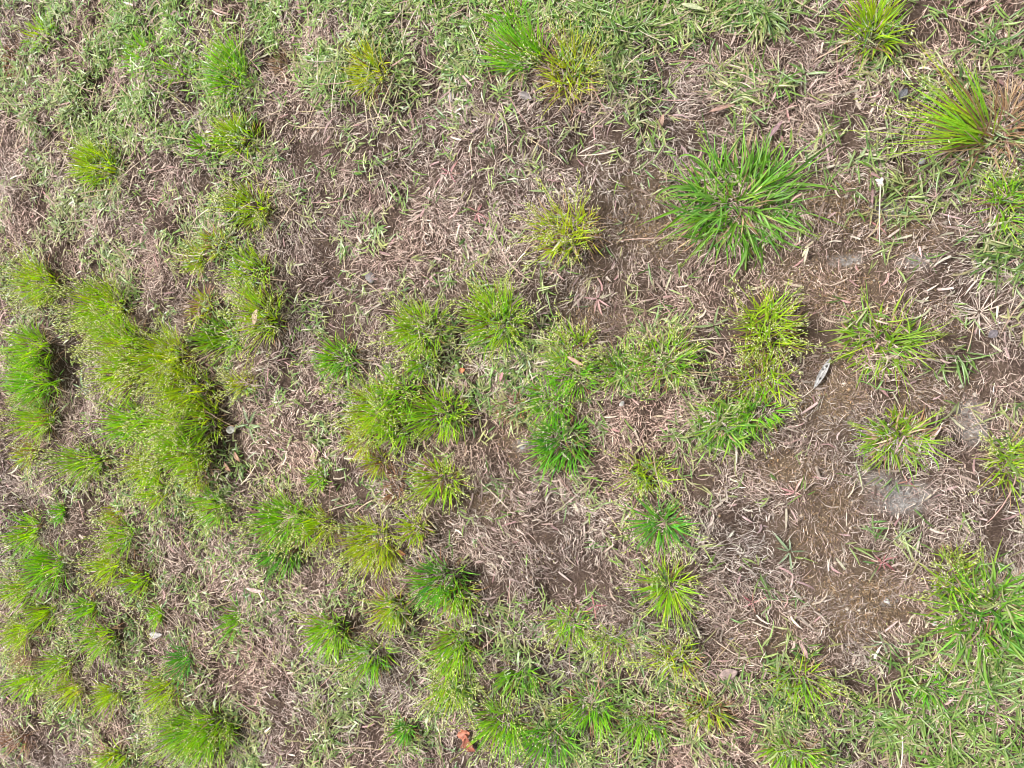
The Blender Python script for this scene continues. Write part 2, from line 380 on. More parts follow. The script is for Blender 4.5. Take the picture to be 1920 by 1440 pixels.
def ribbons(base, az, el, length, width, bend, c_base, c_tip, segs=3, curl=None, roll=None, crease=0.0, wbase=.55, blunt=0.0, c_mid=None, power=1.0):
    """N tapering blades. Returns verts, loops, counts, tint (ready to be joined)."""
    N = len(base)
    curl = np.zeros(N) if curl is None else curl
    roll = np.zeros(N) if roll is None else roll
    rows = segs                                    # rows of width, then one tip vertex
    nx = 3 if crease else 2
    ts = np.linspace(0, 1, segs + 1)
    P = np.empty((N, segs + 1, 3)); D = np.empty((N, segs + 1, 3)); S = np.empty((N, segs + 1, 3)); U = np.empty((N, segs + 1, 3))
    p = base.astype(float).copy()
    step = (length / segs)[:, None]
    for k, t in enumerate(ts):
        e = el + bend * t ** power
        a = az + curl * t
        d = np.stack([np.cos(e) * np.cos(a), np.cos(e) * np.sin(a), np.sin(e)], -1)
        s0 = np.stack([-np.sin(a), np.cos(a), np.zeros(N)], -1)
        u0 = np.cross(d, s0)
        r = roll * (0.4 + 0.6 * t)
        s = s0 * np.cos(r)[:, None] + u0 * np.sin(r)[:, None]
        if k:
            p = p + d * step
        P[:, k], D[:, k], S[:, k], U[:, k] = p, d, s, np.cross(d, s)
    prof = np.where(ts < .35, wbase + (1 - wbase) * ts / .35, 1 - (np.clip((ts - .35) / .65, 0, 1)) ** 1.7 * (1 - blunt))
    hw = width[:, None] * .5 * prof[None, :]
    V = np.empty((N, rows * nx + 1, 3)); C = np.empty((N, rows * nx + 1, 3))
    for k in range(rows):
        t = ts[k]
        if c_mid is None:
            c = c_base * (1 - t) + c_tip * t
        else:
            c = c_base + (c_mid - c_base) * min(1, t / .4) if t < .4 else c_mid + (c_tip - c_mid) * (t - .4) / .6
        o = k * nx
        V[:, o] = P[:, k] - S[:, k] * hw[:, k, None]
        V[:, o + nx - 1] = P[:, k] + S[:, k] * hw[:, k, None]
        C[:, o] = c; C[:, o + nx - 1] = c
        if nx == 3:
            V[:, o + 1] = P[:, k] - U[:, k] * (hw[:, k, None] * crease)
            C[:, o + 1] = c * 1.12
    V[:, -1] = P[:, segs]; C[:, -1] = c_tip
    quads = []
    for k in range(rows - 1):
        for j in range(nx - 1):
            a = k * nx + j
            quads.append([a, a + 1, a + nx + 1, a + nx])
    tris = [[(rows - 1) * nx + j, (rows - 1) * nx + j + 1, rows * nx] for j in range(nx - 1)]
    one = np.array([i for q in quads for i in q] + [i for q in tris for i in q])
    cnt = np.array([4] * len(quads) + [3] * len(tris))
    nv = rows * nx + 1
    loops = (one[None, :] + np.arange(N)[:, None] * nv).ravel()
    return V.reshape(-1, 3), loops, np.tile(cnt, N), C.reshape(-1, 3), P

def spikelets(pos, az, el, length, width, c):
    """Small plump husks: a four-sided spindle each."""
    N = len(pos)
    d = np.stack([np.cos(el) * np.cos(az), np.cos(el) * np.sin(az), np.sin(el)], -1)
    s = np.stack([-np.sin(az), np.cos(az), np.zeros(N)], -1)
    u = np.cross(d, s)
    L, W = length[:, None], width[:, None] * .5
    V = np.empty((N, 5, 3)); C = np.empty((N, 5, 3))
    m = pos + d * L * .42
    V[:, 0] = pos; V[:, 1] = m + s * W; V[:, 2] = m - s * W * .5 + u * W * .8; V[:, 3] = m - s * W * .5 - u * W * .8; V[:, 4] = pos + d * L
    C[:] = c[:, None, :]; C[:, 0] = c * .7; C[:, 4] = c * 1.08
    one = np.array([0, 2, 1, 0, 3, 2, 0, 1, 3, 4, 1, 2, 4, 2, 3, 4, 3, 1])
    loops = (one[None, :] + np.arange(N)[:, None] * 5).ravel()
    return V.reshape(-1, 3), loops, np.full(N * 6, 3), C.reshape(-1, 3)

def join(parts):
    vs, ls, cs, ts, off = [], [], [], [], 0
    for p in parts:
        vs.append(p[0]); ls.append(p[1] + off); cs.append(p[2]); ts.append(p[3]); off += len(p[0])
    return np.concatenate(vs), np.concatenate(ls), np.concatenate(cs), np.concatenate(ts)

def pick(palette, n, jitter=.12, r=None):
    r = r or rng
    pal = np.array(palette, float)
    i = r.integers(0, len(pal), n); j = r.integers(0, len(pal), n); f = r.random(n)[:, None] * .5
    c = pal[i] * (1 - f) + pal[j] * f
    return c * (1 + jitter * r.standard_normal(n))[:, None].clip(.5, 1.6)

def lerp_pal(hue, n):
    """tuft green from yellow (0) to deep green (1), with scatter."""
    h = np.clip(hue + .13 * rng.standard_normal(n), 0, 1)
    keys = np.array([0, .3, .6, 1.0])
    cols = np.array([[.520, .560, .045], [.395, .620, .038], [.235, .560, .045], [.095, .350, .070]])
    c = np.stack([np.interp(h, keys, cols[:, k]) for k in range(3)], -1)
    return c * (1 + .16 * rng.standard_normal(n))[:, None].clip(.6, 1.5)

# ------------------------------------------------------------------ ground
def graded(lo, hi, step, far):
    core = np.arange(lo, hi, step)
    ext, g = [], step
    while (ext[-1] if ext else 0) < far:
        g *= 1.28
        ext.append((ext[-1] if ext else 0) + g)
    ext = np.array(ext)
    return np.concatenate([(lo - ext)[::-1], core, core[-1] + ext])

fx, fy = unproject(np.array([0, PW, PW, 0]), np.array([0, 0, PH, PH]))
X0, X1, Y0, Y1 = fx.min() - .12, fx.max() + .12, fy.min() - .12, fy.max() + .12
gx, gy = graded(X0, X1, .0085, 60.0), graded(Y0, Y1, .0085, 60.0)
GX, GY = np.meshgrid(gx, gy, indexing='ij')
gz = ground_z(GX.ravel(), GY.ravel())
gpx, gpy = project(np.clip(GX.ravel(), X0 - .3, X1 + .3), np.clip(GY.ravel(), Y0 - .3, Y1 + .3))
nX, nY = GX.shape
idx = np.arange(nX * nY).reshape(nX, nY)
q = np.stack([idx[:-1, :-1], idx[1:, :-1], idx[1:, 1:], idx[:-1, 1:]], -1).reshape(-1, 4)
m_soil, n, l = new_mat('soil')
gme = make_mesh('ground', np.stack([GX.ravel(), GY.ravel(), gz], -1), q.ravel(), np.full(len(q), 4), None, m_soil)
for nm, lst in (('moss', MOSS), ('ash', ASH)):
    a = gme.attributes.new(nm, 'FLOAT', 'POINT')
    a.data.foreach_set('value', (blobs(gpx, gpy, lst) * (.72 if nm == 'moss' else 1)).astype(np.float32))
out = n.new('ShaderNodeOutputMaterial'); p = n.new('ShaderNodeBsdfPrincipled')
p.inputs['Roughness'].default_value = .95; p.inputs['Specular IOR Level'].default_value = .15
l.new(p.outputs[0], out.inputs['Surface'])
tc = n.new('ShaderNodeTexCoord')
def noise(scale, detail=6, rough=.6):
    z = n.new('ShaderNodeTexNoise'); z.inputs['Scale'].default_value = scale; z.inputs['Detail'].default_value = detail; z.inputs['Roughness'].default_value = rough
    l.new(tc.outputs['Object'], z.inputs['Vector']); return z.outputs['Fac']
def ramp(src, stops):
    r = n.new('ShaderNodeValToRGB'); e = r.color_ramp.elements
    e[0].position, e[0].color = stops[0][0], (*stops[0][1], 1)
    e[1].position, e[1].color = stops[-1][0], (*stops[-1][1], 1)
    for s, c in stops[1:-1]:
        k = e.new(s); k.color = (*c, 1)
    l.new(src, r.inputs[0]); return r.outputs[0]
def mix(f, a, b):
    x = n.new('ShaderNodeMix'); x.data_type = 'RGBA'
    l.new(f, x.inputs['Factor']); l.new(a, x.inputs['A']); l.new(b, x.inputs['B']); return x.outputs['Result']
def math_(op, a, b):
    x = n.new('ShaderNodeMath'); x.operation = op; x.use_clamp = True
    for k, v in enumerate((a, b)):
        if isinstance(v, (int, float)): x.inputs[k].default_value = v
        else: l.new(v, x.inputs[k])
    return x.outputs[0]
def attr(nm):
    a = n.new('ShaderNodeAttribute'); a.attribute_name = nm; return a.outputs['Fac']
earth = ramp(noise(260, 8, .8), [(.30, (.034, .022, .017)), (.50, (.092, .062, .048)), (.70, (.230, .170, .138))])
mossy = ramp(noise(330, 8, .8), [(.30, (.070, .047, .030)), (.50, (.190, .135, .086)), (.72, (.370, .300, .225))])
ashen = ramp(noise(160, 8, .75), [(.32, (.11, .10, .095)), (.52, (.34, .325, .31)), (.7, (.58, .56, .54))])
mk = math_('MULTIPLY', math_('ADD', attr('moss'), math_('SUBTRACT', noise(26, 4), .5)), 1.5)
c1 = mix(mk, earth, mossy)
ak = math_('MULTIPLY', math_('SUBTRACT', math_('ADD', attr('ash'), math_('SUBTRACT', noise(70, 6), .5)), .25), 2.4)
c2 = mix(ak, c1, ashen)
l.new(c2, p.inputs['Base Color'])
bmp = n.new('ShaderNodeBump'); bmp.inputs['Strength'].default_value = .9; bmp.inputs['Distance'].default_value = .006
l.new(noise(420, 8, .8), bmp.inputs['Height']); l.new(bmp.outputs[0], p.inputs['Normal'])
ground = link('ground', gme, kind='structure', label='rough brown soil under the patchy lawn, mossy and ashen in spots', category='ground')

# tuft cover in the plane, used to thin straw where clumps stand
def scatter(n_per_m2, margin_px, soft):
    x0, x1, y0, y1 = X0 - .35, X1 + .35, Y0 - .35, Y1 + .35
    N = int(n_per_m2 * (x1 - x0) * (y1 - y0))
    x, y = rng.uniform(x0, x1, N), rng.uniform(y0, y1, N)
    px, py = project(x, y)
    w = np.where(frame_weight(px, py, 50) > 0, 1.0, .30 * (frame_weight(px, py, soft) > 0))
    return x, y, px, py, w

# ------------------------------------------------------------------ thatch of dead straw
STRAW_PAL = [(.58, .515, .45), (.49, .42, .36), (.41, .335, .285), (.33, .255, .22), (.24, .175, .15), (.51, .445, .36), (.66, .60, .54), (.41, .31, .285), (.19, .135, .115)]
def straw_layer(density, lmin, lmax, wmin, wmax, zlift, elmax, segs, pal, keep_floor, name, label, bright=1.0):
    x, y, px, py, w = scatter(density, 0, 360)
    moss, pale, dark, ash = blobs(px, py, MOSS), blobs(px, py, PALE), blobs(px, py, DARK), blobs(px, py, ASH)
    dens = np.clip(.75 - .46 * moss + .25 * pale - .40 * dark - .35 * ash, keep_floor, 1)
    dens *= np.clip(-.55 + 3.0 * fbm(x, y, .042, 71, 3), .10, 1.5)
    k = rng.random(len(x)) < dens * w
    x, y, pale, dark, moss = x[k], y[k], pale[k], dark[k], moss[k]
    N = len(x)
    z = ground_z(x, y) + zlift * rng.random(N) ** 1.5 + .0008
    combed = 2 * math.pi * fbm(x, y, .12, 81, 2) * 1.6
    az = np.where(rng.random(N) < .6, combed + .42 * rng.standard_normal(N), rng.uniform(0, 2 * math.pi, N))
    el = rng.uniform(-.10, elmax, N) * rng.random(N)
    L = rng.uniform(lmin, lmax, N) * (.6 + .4 * rng.random(N)) ; Wd = rng.uniform(wmin, wmax, N)
    c = pick(pal, N, .22) * (1 + .22 * pale - .25 * dark - .12 * moss)[:, None] * bright  # dark term: shade of the hollows put into the straw colour, plus darker dead patches
    zone = fbm(x, y, .16, 91, 2)[:, None]
    c = c * (1 + (zone - .5) * np.array([[.30, .10, .0]]))
    V, lo, cn, C, _ = ribbons(np.stack([x, y, z], -1), az, el, L, Wd, rng.uniform(-.9, .25, N) - el, c, c * rng.uniform(.8, 1.15, N)[:, None], segs=segs,
                              curl=rng.uniform(-2.2, 2.2, N) * rng.random(N), roll=rng.uniform(-1.2, 1.2, N), wbase=.8, blunt=.3)
    me = make_mesh(name, V, lo, cn, C, M_STRAW)
    return link(name, me, kind='stuff', label=label, category='straw')

straw_layer(60000, .006, .018, .0005, .0012, .005, .35, 2, STRAW_PAL[2:6] + STRAW_PAL[7:] + [(.30, .235, .19), (.18, .13, .105), (.24, .18, .12)], .62, 'thatch', 'matted brown thatch of short dead grass over the soil', np.array([.66, .58, .56]))
straw_layer(70000, .010, .030, .0004, .0009, .013, .55, 3, STRAW_PAL, .30, 'straw', 'loose pale curled straw lying over the thatch', np.array([1.16, 1.09, 1.06]))
straw_layer(112000, .004, .013, .0006, .0012, .008, .50, 1, STRAW_PAL + [(.17, .12, .10), (.13, .09, .075), (.26, .19, .12)], .70, 'chaff', 'fine broken bits of dead grass covering the soil', np.array([.76, .68, .66]))
straw_layer(2400, .018, .042, .0022, .0040, .013, .40, 3, [(.48, .40, .33), (.38, .28, .245), (.36, .21, .20), (.54, .47, .38), (.30, .22, .17), (.41, .27, .26), (.44, .43, .28)], .10, 'dead_leaf_litter', 'wider dead grass leaves, tan to reddish, strewn over the thatch')

# low dry moss and root fibres felted over the bare patches
x, y, px, py, w = scatter(190000, 0, 60)
k = rng.random(len(x)) < w * np.clip(1.3 * blobs(px, py, MOSS) * (.25 + 1.3 * fbm(x, y, .03, 61, 2)) - .18, 0, 1)
x, y, px, py = x[k], y[k], px[k], py[k]
N = len(x)
tone = fbm(x, y, .028, 66, 3)[:, None]
c = pick([(.20, .125, .062), (.30, .205, .115), (.12, .075, .045), (.38, .29, .19), (.25, .15, .07), (.16, .12, .07)], N, .22) * (.45 + 1.15 * tone)
me = make_mesh('dry_moss', *ribbons(np.stack([x, y, ground_z(x, y) + .0005 + .003 * tone[:, 0]], -1), rng.uniform(0, 6.28, N), rng.uniform(-.1, 1.1, N), rng.uniform(.002, .007, N), rng.uniform(.0006, .0016, N), np.zeros(N), c, c * 1.2, segs=1, wbase=1)[:4], M_STRAW)
link('dry_moss', me, kind='stuff', label='brown dry moss and root fibres felted over the bare soil', category='moss')

# crumbs of earth on the bare patches
x, y, px, py, w = scatter(48000, 0, 60)
k = rng.random(len(x)) < w * np.clip(blobs(px, py, MOSS) + .8 * blobs(px, py, ASH) + .25 * blobs(px, py, DARK), .02, 1)
x, y, px, py = x[k], y[k], px[k], py[k]
N = len(x)
octv = np.array([[1, 0, 0], [-1, 0, 0], [0, 1, 0], [0, -1, 0], [0, 0, 1], [0, 0, -1]], float)
octf = np.array([[0, 2, 4], [2, 1, 4], [1, 3, 4], [3, 0, 4], [2, 0, 5], [1, 2, 5], [3, 1, 5], [0, 3, 5]])
sz = (.0007 + .0036 * rng.random(N) ** 6)
V = octv[None] * sz[:, None, None] * rng.uniform(.6, 1.3, (N, 6, 3)) + np.stack([x, y, ground_z(x, y) + .0008], -1)[:, None, :]
ashw = blobs(px, py, ASH)[:, None]
c = pick([(.16, .10, .06), (.25, .16, .085), (.10, .07, .05), (.30, .22, .15), (.46, .40, .33), (.20, .13, .075)], N, .2) * (1 - ashw) + ashw * pick([(.4, .38, .36), (.55, .53, .5), (.2, .19, .18)], N)
me = make_mesh('soil_crumbs', V.reshape(-1, 3), (octf.ravel()[None] + np.arange(N)[:, None] * 6).ravel(), np.full(N * 8, 3), np.repeat(c, 6, 0), M_LEAF, smooth=False)
link('soil_crumbs', me, kind='stuff', label='small crumbs of brown and grey earth on the bare patches', category='soil crumbs')

# ------------------------------------------------------------------ creeping lawn
LAWN_PAL = [(.150, .275, .058), (.105, .230, .042), (.215, .335, .100), (.065, .160, .036), (.300, .375, .160), (.165, .310, .050), (.110, .220, .072), (.34, .37, .18)]
x, y, px, py, w = scatter(22000, 0, 420)
dens = .95 * 1.30 * grid_at(LAWN, px, py) ** 1.95 * (1 - .66 * blobs(px, py, [(800, 330, 340, 165, 1.25), (600, 480, 130, 140, .8), (1520, 240, 330, 140, .75), (760, 210, 260, 60, 1), (1150, 560, 200, 70, .6), (560, 800, 120, 120, .6), (1050, 1030, 230, 110, .9)])) * (1 + blobs(px, py, [(230, 150, 400, 280, 1.9), (900, 10, 500, 75, 1.2), (1130, 1290, 260, 130, .45), (1700, 1360, 300, 100, .1), (60, 560, 120, 300, .6)]))
patch = fbm(x, y, .055, 101, 2)
dens = dens * np.clip((patch - .34) * 3.4, .08, 1.8)
k = rng.random(len(x)) < dens * w
x, y, px, py = x[k], y[k], px[k], py[k]
S = len(x)
nl = rng.integers(2, 6, S)                         # leaves on each little shoot
rep = np.repeat(np.arange(S), nl)
N = len(rep)
sx, sy = x[rep] + .005 * rng.standard_normal(N), y[rep] + .005 * rng.standard_normal(N)
base = np.stack([sx, sy, ground_z(sx, sy) + .003 + .010 * rng.random(S)[rep]], -1)
az = rng.uniform(0, 2 * math.pi, S)[rep] + rng.uniform(-2.2, 2.2, N)
el = rng.uniform(.0, .85, N) * rng.uniform(.3, 1, S)[rep]
right = np.clip((px[rep] - 500) / 1100, 0, 1)
L = rng.uniform(.011, .027, N) * (1 + .70 * right) * rng.uniform(.75, 1.15, S)[rep]
Wd = rng.uniform(.0020, .0034, N) * (1 + .06 * right)
hue = fbm(x, y, .22, 111, 2)
cs = pick(LAWN_PAL, S, .14)[rep] * rng.uniform(.82, 1.18, N)[:, None]
fresh = np.clip(blobs(px, py, [(330, 120, 260, 160, 1), (1000, 20, 420, 70, .7), (1780, 1360, 220, 120, .7), (1500, 30, 250, 60, .5), (640, 20, 200, 60, .6)]), 0, 1)[rep][:, None]
cs = cs * (1 - .55 * fresh) + .55 * fresh * lerp_pal(.62, N) * .62
grey = np.clip(blobs(px, py, [(120, 420, 200, 200, .8), (560, 1330, 160, 120, .8), (150, 230, 200, 100, .5)]), 0, 1)[rep][:, None]
cs = cs * (1 - .35 * grey) + .35 * grey * np.array([.30, .31, .19])
cs = cs * np.array([1.08, 1.02, .82]) * (1 - .18 * right)[:, None]
yl = (rng.random(S) < .08)[rep][:, None]
cs = np.where(yl, cs * .4 + .6 * np.array([.38, .32, .17]), cs)
tipc = np.where((rng.random(N) < .22)[:, None], cs * .4 + .6 * np.array([.46, .38, .24]), cs * 1.05)
bend, curl, roll = rng.uniform(-1.0, .2, N), rng.uniform(-.6, .6, N), rng.uniform(-.8, .8, N)
cb = cs * .85 + .05 * np.array([.5, .5, .35])
near = right > .45
both = []
for m, cr in ((near, .45), (~near, 0.0)):
    both.append(ribbons(base[m], az[m], el[m], L[m], Wd[m], bend[m], cb[m], tipc[m], segs=3, curl=curl[m], roll=roll[m], crease=cr, wbase=.42)[:4])
V, lo, cn, C = join(both)
me = make_mesh('lawn_grass', V, lo, cn, C, M_LAWN)
link('lawn_grass', me, kind='stuff', label='short creeping lawn grass with flat pale green leaves, thick in places and thin in others', category='grass')

# stolons: thin runners between the shoots
k = rng.choice(S, S // 7, replace=False)
N = len(k)
c = pick([(.40, .31, .21), (.30, .25, .12), (.36, .22, .19), (.5, .42, .33)], N, .15)
V, lo, cn, C, _ = ribbons(np.stack([x[k], y[k], ground_z(x[k], y[k]) + .007], -1), rng.uniform(0, 6.28, N), rng.uniform(-.05, .2, N), rng.uniform(.04, .11, N), rng.uniform(.0011, .0018, N),
                          rng.uniform(-.35, -.05, N), c, c, segs=5, curl=rng.uniform(-.8, .8, N), wbase=1, blunt=.7)
me = make_mesh('runners', V, lo, cn, C, M_STRAW)
link('runners', me, kind='stuff', label='thin tan runners creeping between the lawn shoots', category='grass runners')

# shed pale husks lying on the lawn around the seeding clumps
x, y, px, py, w = scatter(2600, 0, 100)
hk = np.zeros_like(x)
for (tx, ty, rx, ry, H), t in zip(PLACED, T):
    if t[4] in ('seedy', 'open'):
        hk = np.maximum(hk, np.exp(-(((x - tx) / (2.0 * rx + .03)) ** 2 + ((y - ty) / (2.0 * ry + .03)) ** 2)))
k = rng.random(len(x)) < hk * w * .9
x, y = x[k], y[k]; N = len(x)
me = make_mesh('shed_husks', *spikelets(np.stack([x, y, ground_z(x, y) + .006 + .012 * rng.random(N)], -1), rng.uniform(0, 6.28, N), rng.uniform(-.3, .5, N), rng.uniform(.004, .007, N), rng.uniform(.0016, .0026, N),
               pick([(.46, .46, .24), (.38, .42, .16), (.52, .48, .32)], N)), M_SEED)
link('shed_husks', me, kind='stuff', label='pale grass husks shed on the lawn around the seeding tufts', category='husks')

# ------------------------------------------------------------------ tufts
GROUP = {'fine': 'fine-bladed grass tufts', 'seedy': 'seeding grass tufts', 'open': 'loose seeding grass tufts', 'brown': 'half-withered grass tufts', 'dead': 'dead grass tufts',
         'coarse': 'coarse grass rosettes', 'tall': 'long-bladed grass tufts', 'short': 'low grass clumps'}
BROWN = [(.30, .17, .085), (.22, .115, .06), (.38, .25, .14), (.17, .10, .06), (.34, .20, .10)]
TAN = [(.46, .33, .19), (.38, .25, .14), (.52, .40, .26), (.30, .19, .11)]
RUST = [(.34, .17, .085), (.27, .135, .07), (.42, .24, .13), (.22, .11, .06)]

def gz1(x, y):
    return float(ground_z(np.array([x]), np.array([y]))[0])

def thing(name, x, y, label, cat, group=None):
    o = bpy.data.objects.new(name, None)
    o.empty_display_size = .03
    o.location = (x, y, gz1(x, y))
    COL.objects.link(o)
    o['label'] = label; o['category'] = cat
    if group: o['group'] = group
    return o

def lean_dir(dx, dy, dz):
    n_ = np.sqrt(dx * dx + dy * dy + dz * dz)
    return np.arctan2(dy, dx), np.arcsin(dz / n_)

def disc(n):
    r = np.sqrt(rng.random(n)); a = rng.uniform(0, 2 * math.pi, n)
    return r * np.cos(a), r * np.sin(a), r

# a pool of single coarse blades, shared by the rosettes
def blade_pool(hue, count=26):
    pool = []
    for i in range(count):
        b = np.zeros((1, 3))
        g = (lerp_pal(hue, 1) * .68 + .32 * np.array([[.25, .36, .13]])) * rng.uniform(.68, 1.08)
        tip = g * 1.05 if rng.random() > .3 else g * .4 + .6 * np.array([[.42, .36, .10]])
        V, lo, cn, C, _ = ribbons(b, np.array([0.0]), np.array([rng.uniform(.55, 1.15)]), np.array([1.0]), np.array([rng.uniform(.038, .060)]), np.array([rng.uniform(-1.9, -.2)]),
                                  g * .6 + .4 * np.array([[.36, .34, .14]]), tip, segs=7, curl=np.array([rng.normal(0, .7)]), roll=np.array([rng.uniform(-1.1, 1.1)]), crease=.5, wbase=.6, c_mid=g)
        pool.append(make_mesh('blade', V, lo, cn, C, M_GREEN))
    return pool

def seed_spray(n, sxy, H, hue, leanv, spread, nsp, zoff, lift=1.1, pale=.5):
    """Fine flowering stems, each carrying a loose head of husks near its tip."""
    ux, uy, r = disc(n)
    bx, by = ux * sxy[0], uy * sxy[1]
    dx = ux * spread + leanv[0] + .16 * rng.standard_normal(n); dy = uy * spread + leanv[1] + .16 * rng.standard_normal(n)
    az, el = lean_dir(dx, dy, np.ones(n))
    L = H * rng.uniform(.75, 1.15, n) * lift
    g = lerp_pal(hue * .8, n)
    V, lo, cn, C, P = ribbons(np.stack([bx, by, zoff(bx, by)], -1), az, el, L, np.full(n, .0008), rng.uniform(-.7, .1, n), g * .8, g * 1.1, segs=4, wbase=1, blunt=.7)
    t = rng.uniform(.62, 1.0, (n, nsp))
    seg = np.minimum((t * 4).astype(int), 3); f = t * 4 - seg
    ii = np.repeat(np.arange(n), nsp); seg, f = seg.ravel(), f.ravel()[:, None]
    pos = P[ii, seg] * (1 - f) + P[ii, seg + 1] * f
    a2 = rng.uniform(0, 2 * math.pi, len(ii)); off = rng.uniform(.001, .007, len(ii)) * (1.3 - t.ravel()) * 2
    pos = pos + np.stack([np.cos(a2) * off, np.sin(a2) * off, .3 * off], -1)
    cc = pick([(.62, .66, .20), (.74, .75, .36), (.52, .62, .12), (.80, .79, .52)], len(ii), .12)
    cc = cc * (1 - .3 * (1 - pale)) 
    sp = spikelets(pos, az[ii] + .6 * rng.standard_normal(len(ii)), el[ii] * .75 + .35 * rng.standard_normal(len(ii)), rng.uniform(.0060, .0100, len(ii)), rng.uniform(.0018, .0028, len(ii)), cc)
    return join([(V, lo, cn, C), sp])

POOLS = {}
for (cx, cy, rxp, ryp, style, hmm, hue, lean, label), (tx, ty, rx, ry, H) in zip(T, PLACED):
    name = {'coarse': 'grass_rosette', 'dead': 'dead_grass_tuft', 'short': 'grass_clump'}.get(style, 'grass_tuft')
    root = thing(name, tx, ty, label, {'coarse': 'grass rosette', 'dead': 'dead grass'}.get(style, 'grass tuft'), GROUP[style])
    z0 = root.location.z
    def zoff(bx, by, tx=tx, ty=ty, z0=z0):
        return ground_z(np.asarray(bx) + tx, np.asarray(by) + ty) - z0 - .002
    # the oblique view stretches upright stems, so the foot is smaller than what is seen of the crown
    tanx = abs(tx) / CAM_H; tany = abs(ty) / CAM_H
    fxr = .93 * max(.42 * rx, rx - .42 * H * tanx); fyr = .94 * max(.42 * ry, ry - .42 * H * tany)
    area = fxr * fyr * math.pi
    lx, ly = lean
    if style == 'coarse':
        key = round(hue, 2)
        if key not in POOLS: POOLS[key] = blade_pool(hue)
        pool = POOLS[key]
        reach = .5 * (rx + ry)
        nb = int(min(240, 230 * reach / .1) * (1.0 if hue > .5 else .75))
        for i in range(nb):
            a = rng.uniform(0, 2 * math.pi); r = math.sqrt(rng.random())
            inner = 1 - r
            b = link('blade', pool[i % len(pool)], root)
            bx, by = .60 * rx * r * math.cos(a), .60 * ry * r * math.sin(a)
            b.location = (bx, by, float(zoff(np.array([bx]), np.array([by]))[0]))
            stretch = math.hypot(rx * math.cos(a), ry * math.sin(a))
            s = stretch * rng.uniform(.34, .98) * (1.0 if i % 7 else 1.5)
            b.rotation_euler = (rng.uniform(-.3, .3), -rng.uniform(-.35, .1) - inner * rng.uniform(-.1, .55), a + rng.normal(0, .55 + .5 * inner))
            wsc = rng.uniform(.042, .078) * (1.0 if hue > .5 else .66)
            b.scale = (s, wsc, s * rng.uniform(.8, 1.1))
        nf = 220 if hue > .5 else 130
        ux, uy, r = disc(nf)
        az, el = lean_dir(ux * .8 + .45 * rng.standard_normal(nf), uy * .8 + .45 * rng.standard_normal(nf), np.full(nf, .7))
        g = .7 * lerp_pal(hue, nf)
        bx, by = ux * .62 * rx, uy * .62 * ry
        V, lo, cn, C, _ = ribbons(np.stack([bx, by, zoff(bx, by)], -1), az, el, reach * rng.uniform(.25, .6, nf), rng.uniform(.0022, .0038, nf), rng.uniform(-1.2, .1, nf), g * .7, g, segs=4, curl=rng.uniform(-.7, .7, nf), roll=rng.uniform(-1, 1, nf), wbase=.7)
        link('foliage', make_mesh('foliage', V, lo, cn, C, M_GREEN), root, kind='stuff')
        ux, uy, r = disc(160)
        az, el = lean_dir(ux * 1.4 + .2 * rng.standard_normal(160), uy * 1.4 + .2 * rng.standard_normal(160), np.full(160, .25))
        c = pick(BROWN + TAN, 160, .15)
        bx, by = ux * .62 * rx, uy * .62 * ry
        me = make_mesh('dry_sheath', *ribbons(np.stack([bx, by, zoff(bx, by)], -1), az, el, reach * rng.uniform(.3, .7, 160), rng.uniform(.0015, .0032, 160), rng.uniform(-.9, -.2, 160), c, c * 1.1, segs=3, curl=rng.uniform(-.6, .6, 160))[:4], M_STRAW)
        link('dry_sheath', me, root, kind='stuff')
        if label.startswith('huge'):
            stalks = [(-.62, 1.0, 1.45), (-.12, 1.25, 1.35), (-1.0, .28, 1.45), (-.95, -.42, 1.25), (-.45, .75, 1.2)]
        elif label.startswith('largest'):
            stalks = [(-.55, .9, 1.25), (-.9, .38, 1.15), (.9, .75, 1.5), (-.85, -.45, 1.2), (.85, -.55, 1.2), (.05, 1.0, 1.35), (-.6, -.8, 1.2), (-1.0, .1, 1.1)]
        else:
            stalks = [(rng.uniform(-1, 1), rng.uniform(-1, 1), rng.uniform(1.0, 1.3)) for _ in range(5)]
        for sx_, sy_, sl_ in stalks:
            a = math.atan2(sy_, sx_)
            g = .7 * lerp_pal(hue * .8, 1)
            V, lo, cn, C, P = ribbons(np.array([[.1 * rx * math.cos(a), .1 * ry * math.sin(a), 0.0]]), np.array([a]), np.array([.62]), np.array([reach * sl_]), np.array([.0014]), np.array([-.55]), g, g * 1.1, segs=7, wbase=1, blunt=.6, curl=np.array([rng.uniform(-.2, .2)]))
            ns = 26
            t = rng.uniform(.76, 1.0, ns) * 7; sg = np.minimum(t.astype(int), 6); f = (t - sg)[:, None]
            pos = P[0, sg] * (1 - f) + P[0, sg + 1] * f + .0015 * rng.standard_normal((ns, 3))
            sp = spikelets(pos, a + .5 * rng.standard_normal(ns), -.1 + .4 * rng.standard_normal(ns), rng.uniform(.005, .009, ns), rng.uniform(.0012, .0020, ns), pick([(.36, .44, .10), (.44, .50, .18)], ns))
            link('seed_stalk', make_mesh('seed_stalk', *join([(V, lo, cn, C), sp]), M_SEED), root)
        continue
    # ---- fine tufts of many kinds
    per = {'fine': 4.6e4, 'seedy': 4.2e4, 'open': 3.0e4, 'brown': 3.4e4, 'dead': 3.0e4, 'tall': 2.4e4, 'short': 1.6e4}[style]
    nb = int(np.clip(per * area, 90, 620))
    ux, uy, r = disc(nb)
